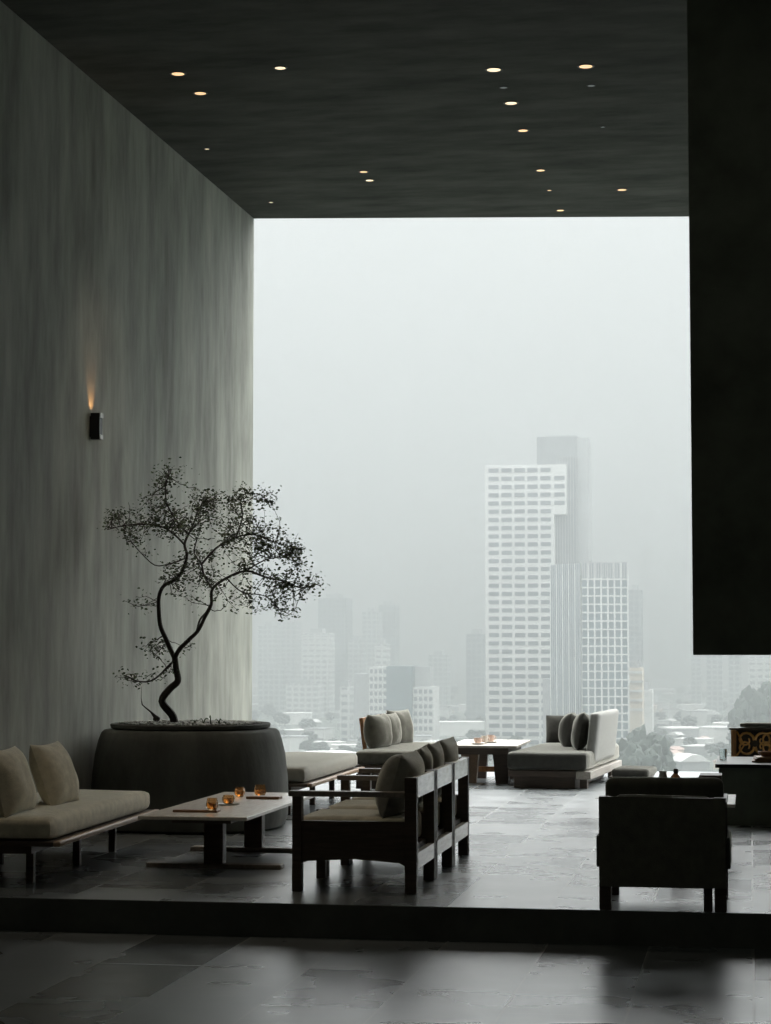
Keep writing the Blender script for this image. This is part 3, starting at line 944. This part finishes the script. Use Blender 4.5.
M['f_grey'] = facade('facade_grey', (0.30, 0.31, 0.31), (0.10, 0.12, 0.13), 3.6, 3.4, 0.6)
M['f_dark'] = facade('facade_dark', (0.15, 0.165, 0.175), (0.07, 0.085, 0.09), 3.2, 3.4, 0.45)
structure(MB().box(-9000, 9000, 60, 16000, GZ - 1, GZ).build('ground', M['cityground']))

# tall white slab tower with recessed windows
x0, x1 = at(485, 500, 880).x, at(554, 500, 880).x
zt = at(485, 465.5, 880).z
ta = thing('tower', 'tall white slab tower with five columns of windows and a taller grey core', 'tower', (x0, 880, GZ))
wA, hA = x1 - x0, zt - GZ
xc0, xc1 = at(537, 500, 886).x - x0, at(588, 500, 886).x - x0
xt1 = at(566, 500, 880).x - x0
zl = at(560, 514, 880).z - GZ
MB().box(0, wA, 0, 24, 0, hA, 0.1).build('slab_wall', M['cw'], ta)
MB().box(wA, xt1, 0.0, 5.9, zl, hA, 0.1).build('upper_wall', M['cw'], ta)
MB().box(xc0, at(577, 500, 886).x - x0, 6, 30, 0, at(537, 437, 886).z - GZ).build('core', M['cdk'], ta)
MB().box(at(577, 500, 886).x - x0 + 0.01, xc1, 6.5, 28, 0, at(537, 437, 886).z - GZ - 0.5).build('side_bay', M['cm'], ta)
fn = MB()
for q in range(9):
    xx = wA + 0.6 + q * 1.15
    fn.box(xx, xx + 0.35, 5.4, 6.0, 0, hA + 4)
fn.build('fins', M['cg'], ta)
MB().box(xc0 + 4, xc1 - 5, 10, 24, at(537, 437, 886).z - GZ, at(537, 434.8, 886).z - GZ).build('roof_cap', M['cg'], ta)
wm = bpy.data.meshes.new('window')
b_ = bmesh.new()
bmesh.ops.create_cube(b_, size=1.0)
for v in b_.verts:
    v.co = Vector(((v.co.x + .5) * 4.35, v.co.y * 0.3, (v.co.z + .5) * 1.75))
b_.to_mesh(wm)
b_.free()
wm.materials.append(M['cwin'])
colx = [at(488.5 + 13.0 * q, 500, 880).x - x0 for q in range(5)]
rows_ = [at(485, 518.0 + 8.22 * q, 880).z - GZ for q in range(-6, 29)]
cells = [(x_, z_ - 1.75) for z_ in rows_ for x_ in colx]
cells += [(xt1 - 4.9, z_ - 1.75) for z_ in rows_[1:5]]
rest = MB()
for i, (x_, z_) in enumerate(cells):
    if i < 100:
        o = bpy.data.objects.new('window', wm)
        COL.objects.link(o)
        o.parent = ta
        o.location = (x_, -0.10, z_)
    elif z_ > 0:
        rest.box(x_, x_ + 4.35, -0.25, 0.05, z_, z_ + 1.75)
rest.build('windows', M['cwin'], ta)['kind'] = 'stuff'

# second tower, turned, with finned flank and gridded glass front
cB = at(581, 563, 780)
ang = math.radians(33)
tb = thing('tower', 'shorter glass tower with white grid and finned grey flank, before the slab tower', 'tower', (cB.x, 780, GZ), 0)
hB = cB.z - GZ
aR = at(628.5, 563, 790)
wR = (aR.x - cB.x) / cos(math.radians(14))
wL = (cB.x - at(550, 563, 795).x)
mR = Matrix.Rotation(math.radians(14), 4, 'Z')
bodyB = MB()
pts = [(0, 0), (wR * cos(math.radians(14)), wR * sin(math.radians(14))), (wR * cos(math.radians(14)) - 9, wR * sin(math.radians(14)) + 22), (-wL, 16)]
Av = [bodyB.bm.verts.new((x_, y_, 0)) for x_, y_ in pts]
Bv = [bodyB.bm.verts.new((x_, y_, hB)) for x_, y_ in pts]
for q in range(4):
    bodyB.bm.faces.new((Av[q], Av[(q + 1) % 4], Bv[(q + 1) % 4], Bv[q]))
bodyB.bm.faces.new(Av)
bodyB.bm.faces.new(Bv)
bodyB.build('glass_body', M['cglass'], tb)
for q in range(8):
    f_ = q / 7
    MB().box(-0.32, 0.32, -0.3, 0.3, 0, hB, mtx=Matrix.Translation((pts[1][0] * f_, pts[1][1] * f_, 0))).build('mullion', M['cw'], tb)
nrow = int((hB - 6) / 3.1)
for q in range(nrow):
    z_ = hB - 6 - q * 3.1
    MB().box(0, wR, -0.35, 0.1, z_ - 0.28, z_ + 0.28, mtx=mR).build('floor_band', M['cw'], tb)
for q in range(16):
    f_ = q / 15
    MB().box(pts[3][0] * f_ - 0.22, pts[3][0] * f_ + 0.22, pts[3][1] * f_ - 0.3, pts[3][1] * f_ + 0.3, 0, hB).build('fin', M['cg'] if q % 3 else M['cw'], tb)
for q in range(20):
    f_ = (q + .5) / 20
    MB().box(-0.3, 0.3, -0.35, 0.2, hB - 5.5, hB + 0.4, mtx=Matrix.Translation((pts[1][0] * f_, pts[1][1] * f_, 0))).build('crown_fin', M['cg'], tb)
lx = at(543.5, 700, 800).x - cB.x
MB().box(lx, -wL + 0.5, 17, 28, 0, at(543, 679, 797).z - GZ).build('lower_wing', M['cg'], tb)


TAKEN = []          # ground already built on: (x0, x1, y0, y1)


def free(p, rad):
    return all(p.x + rad < a or p.x - rad > b or p.y + rad < c or p.y - rad > d for a, b, c, d in TAKEN)


def building(px0, px1, ytop, Y, m_, label, depth=18, bands=0, cap=None, group=None):
    a, b = at(px0, ytop, Y), at(px1, ytop, Y)
    t = thing('building', label, 'building', (a.x, Y, GZ), 0, group)
    w_, h_ = b.x - a.x, a.z - GZ
    TAKEN.append((a.x, b.x, Y - 1, Y + depth))
    MB().box(0, w_, 0, depth, 0, h_).build('body', M[m_], t)
    c0, c1, ch_ = cap or (0.25, 0.7, 3.0)
    MB().box(w_ * c0, w_ * c1, depth * 0.2, depth * 0.8, h_, h_ + ch_).build('roof_block', M['cg'], t)
    for q in range(bands):
        z_ = h_ - 1.2 - q * 3.6
        if z_ < 2: break
        MB().box(-0.3, w_ + 0.3, -0.5, 0.0, z_ - 0.9, z_).build('balcony_band', M['cw'], t)
    return t


building(628, 641, 590, 1180, 'f_dark', 'thin hazy dark tower just right of the glass tower', 20)
building(318, 346, 598, 1420, 'f_dark', 'broad hazy grey tower, tallest at the left of the skyline', 24)
building(362, 378, 612, 1500, 'f_grey', 'hazy grey tower left half of the twin right of the broad one', 20)
building(378.5, 395, 605, 1520, 'f_dark', 'hazy grey tower right half of the twin right of the broad one', 20)
building(302, 329, 633, 1330, 'f_white', 'pale banded block in front of the broad hazy tower', 20, 10)
building(258, 276, 626, 1500, 'f_grey', 'faint tall block nearest the plaster wall', 20)
building(277, 296, 622, 1560, 'f_grey', 'faint tall block second from the plaster wall', 20)
building(348, 361, 640, 1400, 'f_grey', 'faint narrow block between the broad tower and the twin', 20)
building(375, 386, 644, 1250, 'f_white', 'pale narrow block before the twin hazy towers', 16, 8)
building(428, 447, 655, 1500, 'f_grey', 'faint low block midway along the hazy skyline', 20)
building(466, 484.5, 634, 1260, 'f_dark', 'hazy grey block just left of the slab tower', 20)
building(690, 700, 577, 1550, 'f_grey', 'very faint slender tower at the edge of the black hanging wall', 18)
building(706, 722, 648, 1380, 'f_grey', 'faint tower under the hanging wall, leftmost there', 18)
building(728, 741, 640, 1320, 'f_grey', 'faint tower under the hanging wall, second there', 18)
building(748, 790, 630, 1180, 'f_white', 'broad pale banded tower under the hanging wall at the right edge', 22, 12)
building(629, 642, 668, 820, 'cb', 'small cream apartment block at the foot of the thin dark tower', 14, 5)
building(640, 652, 690, 900, 'cw', 'small white block right of the cream apartment block', 14, 3)
building(340, 350.5, 687, 980, 'f_white', 'small white tower block left of the mid-rise with blue glass', 14, 8)
building(286, 318, 684, 1300, 'f_white', 'long low white block on the left slope of the city', 20)
building(258, 284, 668, 1350, 'f_grey', 'faint wide slab low beside the plaster wall', 20)
# mid-rise with a blue glass middle
mb_a = at(353, 672, 960)
mr_ = thing('building', 'mid-rise with a blue glass middle between two white gridded wings', 'building', (mb_a.x, 960, GZ))
e = [at(q, 700, 960).x - mb_a.x for q in (353, 369, 387, 413, 433)]
zz_ = [at(400, q, 960).z - GZ for q in (674, 667, 666, 687)]
MB().box(e[0], e[1], 2, 20, 0, zz_[0]).build('grey_wing', M['cg'], mr_)
MB().box(e[1], e[2], 0, 20, 0, zz_[1]).build('left_wing', M['cw'], mr_)
MB().box(e[2], e[3], -2, 18, 0, zz_[2]).build('glass_middle', M['cglass'], mr_)
MB().box(e[3], e[4], 0, 20, 0, zz_[3]).build('right_wing', M['cw'], mr_)
MB().box(e[3], e[4] - 2.4, 6, 20, zz_[3], zz_[1]).build('upper_wing', M['cg'], mr_)
for (xa, xb, zt_) in ((e[1], e[2], zz_[1]), (e[3], e[4], zz_[3])):
    nx = 4
    for q in range(nx):
        for r_ in range(8):
            wd = (xb - xa) / nx
            z_ = zt_ - 3.0 - r_ * 3.4
            if z_ > 1:
                MB().box(xa + q * wd + wd * .2, xa + q * wd + wd * .85, -0.12, 0.05, z_, z_ + 1.9).build('window', M['cwin'], mr_)

# city trees
def make_citytree(label, group, seed):
    rr = random.Random(seed)
    t = thing('city_tree', label, 'tree', (0, 0, GZ), 0, group)
    MB().tube([(0, 0, 0), (0.2, 0, 2), (0, 0, 4.5)], [.5, .4, .3], 6).build('trunk', M['bark'], t)
    c = MB()
    for q in range(46):
        a = rr.uniform(0, 6.28)
        zq = rr.random()
        r = rr.uniform(0.2, 1) ** 0.6 * 4.2 * math.sqrt(max(0.05, 1 - (2 * zq - 1) ** 2))
        k_ = rr.uniform(0.8, 1.5)
        mt = Matrix.Translation((r * cos(a), r * sin(a), 3.6 + 6.2 * zq)) @ Matrix.Diagonal((k_, k_, k_ * .8, 1))
        bmesh.ops.create_icosphere(c.bm, subdivisions=2, radius=1, matrix=mt)
    for v in c.bm.verts:
        v.co += Vector((noise.noise(v.co * .9), noise.noise(v.co * .9 + Vector((5, 0, 0))), noise.noise(v.co * .9 + Vector((0, 7, 0))))) * .8
    c.build('crown', M['citytree'], t, True)
    return t


gl = ('dark rounded tree among the hazy houses of the city far below', 'trees among the houses of the city below')
tp = [make_citytree(*gl, s_) for s_ in (1, 2, 3)]
TAKEN += [(-118, -64, 878, 915), (-80, -40, 775, 830), (-190, -140, 955, 985)]
gb = 'big dark trees just below the terrace, right of the chaise'
for i, (px, ytop, Y) in enumerate(((628, 738, 560), (641, 729, 590), (653, 735, 560), (662, 746, 580), (635, 750, 530), (648, 751, 530))):
    p = at(px, ytop, Y)
    s_ = (p.z - GZ) / 10.5
    TAKEN.append((p.x - 4.6 * s_ * .62, p.x + 4.6 * s_ * .62, Y - 4.6 * s_ * .62, Y + 4.6 * s_ * .62))
    o = dup(tp[i % 3], (p.x, Y, GZ), i * 1.3, 'big dark hazy tree just below the terrace, right of the chaise', gb, (s_ * .56, s_ * .56, s_))
gb = 'big dark trees of the hazy slope at the right edge'
for i, (px, ytop, Y) in enumerate(((752, 690, 760), (765, 684, 780), (779, 690, 760), (742, 703, 735))):
    p = at(px, ytop, Y)
    s_ = (p.z - GZ) / 10.5
    TAKEN.append((p.x - 5 * s_ * .5, p.x + 5 * s_ * .5, Y - 5 * s_ * .5, Y + 5 * s_ * .5))
    o = dup(tp[(i + 1) % 3], (p.x, Y, GZ), i * 1.7, 'big dark hazy tree at the right edge above the carved bench', gb, (s_ * .5, s_ * .5, s_))



# low houses
def make_house(w_, d_, h_, wm_, rm_, gable):
    t = thing('house', 'small pale low house scattered in the hazy city far below', 'house', (0, 0, GZ - 300), 0, 'low houses of the city below')
    MB().box(-w_ / 2, w_ / 2, -d_ / 2, d_ / 2, 0, h_).build('walls', M[wm_], t)
    if gable:
        MB().prism([(-w_ / 2 - .8, h_), (w_ / 2 + .8, h_), (w_ / 2 * .3, h_ + w_ * .2), (-w_ / 2 * .3, h_ + w_ * .2)], -d_ / 2 - .8, d_ / 2 + .8).build('roof', M[rm_], t)
    else:
        MB().box(-w_ / 2 - .4, w_ / 2 + .4, -d_ / 2 - .4, d_ / 2 + .4, h_, h_ + .7).build('roof', M[rm_], t)
    return t


protos = [make_house(*a) for a in ((12, 14, 6, 'cg', 'croof', True), (16, 20, 8, 'cw', 'cg', False), (24, 30, 7, 'cg', 'croof', False), (10, 12, 5, 'cb', 'cp', True), (34, 26, 9, 'croof', 'croof', False), (14, 18, 11, 'cw', 'cg', False), (18, 22, 6, 'cg', 'croof', True))]
used = [False] * len(protos)


def ground_at(px, py):
    d = FW + RT * ((px - W / 2) / FPX) + UP * ((H / 2 - py) / FPX)
    t = (GZ - EYE) / d.z
    return Vector((d.x * t, d.y * t, GZ))


spots, picks = [], []
DIM = (10, 14, 21, 9, 22, 13, 16)
rnd2 = random.Random(12)
tries = 0
while len(spots) < 298 and tries < 60000:
    tries += 1
    px = rnd2.uniform(240, 800)
    py = 664 + 112 * rnd2.random() ** 0.75
    if 545 < px < 600 and py > 725: continue
    g_ = ground_at(px, py)
    if 300 < px < 360 and 690 < py < 735 and rnd2.random() < .5: continue
    if 625 < px < 665 and 735 < py < 775: continue
    j = rnd2.randrange(len(protos))
    sc_ = rnd2.uniform(0.36, 0.72)
    rad = sc_ * DIM[j]
    if free(g_, rad) and all((g_.x - s_.x) ** 2 + (g_.y - s_.y) ** 2 > (11 + g_.y * .006) ** 2 for s_ in spots) and not (-125 < g_.x < -40 and 770 < g_.y < 930) and not (-175 < g_.x < -115 and 790 < g_.y < 850):
        spots.append(g_)
        TAKEN.append((g_.x - rad, g_.x + rad, g_.y - rad, g_.y + rad))
        picks.append((j, sc_))
for i, g_ in enumerate(spots):
    j, s_ = picks[i]
    rz = rnd2.uniform(-0.5, 0.5)
    if not used[j]:
        used[j] = True
        o = protos[j]
        o.location = g_
        o.rotation_euler = (0, 0, rz)
    else:
        o = dup(protos[j], g_, rz)
    o.scale = (s_, s_, s_ * rnd2.uniform(.8, 1.2))
for j, u_ in enumerate(used):
    if not u_:
        protos[j].location = ground_at(300 + 20 * j, 700)


n_tree, tries = 0, 0
while n_tree < 275 and tries < 60000:
    tries += 1
    px = rnd2.uniform(240, 800)
    py = 668 + 106 * rnd2.random() ** 0.7
    g_ = ground_at(px, py)
    s_ = rnd2.uniform(0.4, 0.85) if tries < 20000 else rnd2.uniform(0.3, 0.5)
    rad = 5.6 * s_ * 1.15
    if not free(g_, rad): continue
    TAKEN.append((g_.x - rad, g_.x + rad, g_.y - rad, g_.y + rad))
    o = tp[n_tree] if n_tree < 3 else dup(tp[n_tree % 3], g_)
    o.location = g_
    o.rotation_euler = (0, 0, rnd2.uniform(0, 6))
    o.scale = (s_ * 1.15, s_ * 1.15, s_)
    n_tree += 1

# haze over the city
hz = MB().box(-5000, 5000, 62, 9000, GZ + 0.05, 180).build('haze', bpy.data.materials.new('haze'))
m = hz.data.materials[0]
m.use_nodes = True
nt = m.node_tree
nt.nodes.remove(nt.nodes['Principled BSDF'])
# smog: scatters part of the light and swallows the rest
HAZE_D, HAZE_A = 0.00155, 0.415
vs = nt.nodes.new('ShaderNodeVolumeScatter')
vs.inputs['Color'].default_value = (0.94, 0.99, 1.0, 1)
vs.inputs['Density'].default_value = HAZE_D * HAZE_A
vs.inputs['Anisotropy'].default_value = 0.75
va = nt.nodes.new('ShaderNodeVolumeAbsorption')
va.inputs['Color'].default_value = (0, 0, 0, 1)
va.inputs['Density'].default_value = HAZE_D * (1 - HAZE_A)
ad = nt.nodes.new('ShaderNodeAddShader')
nt.links.new(vs.outputs[0], ad.inputs[0])
nt.links.new(va.outputs[0], ad.inputs[1])
nt.links.new(ad.outputs[0], nt.nodes['Material Output'].inputs['Volume'])
tag(hz, 'pale grey haze hanging over the whole city', 'haze', None, 'stuff')

# ------------------------------------------------------------------ overcast sky
w = bpy.data.worlds.new('overcast_sky')
scene.world = w
w.use_nodes = True
nt = w.node_tree
bg = nt.nodes['Background']
tc = nt.nodes.new('ShaderNodeTexCoord')
sp = nt.nodes.new('ShaderNodeSeparateXYZ')
nt.links.new(tc.outputs['Generated'], sp.inputs['Vector'])
rp = nt.nodes.new('ShaderNodeValToRGB')
el = rp.color_ramp.elements
el[0].position = 0.0
el[0].color = (0.52, 0.555, 0.56, 1)
el[1].position = 1.0
el[1].color = (9.2, 9.4, 9.3, 1)
for p_, c_ in ((0.21, 0.68), (0.34, 3.7), (0.6, 8.0)):
    e_ = el.new(p_)
    e_.color = (c_, c_ * 1.03, c_ * 1.02, 1)
nt.links.new(sp.outputs['Z'], rp.inputs['Fac'])
nt.links.new(rp.outputs['Color'], bg.inputs['Color'])
bg.inputs['Strength'].default_value = 1.0

# ------------------------------------------------------------------ render look
vs_ = scene.view_settings
vs_.view_transform = 'Standard'
vs_.look = 'None'
vs_.exposure = 0.0
vs_.gamma = 1.0
vs_.use_curve_mapping = False
scene.cycles.volume_bounces = 6
scene.cycles.max_bounces = 12
scene.cycles.diffuse_bounces = 4
scene.cycles.glossy_bounces = 4
scene.cycles.use_denoising = True
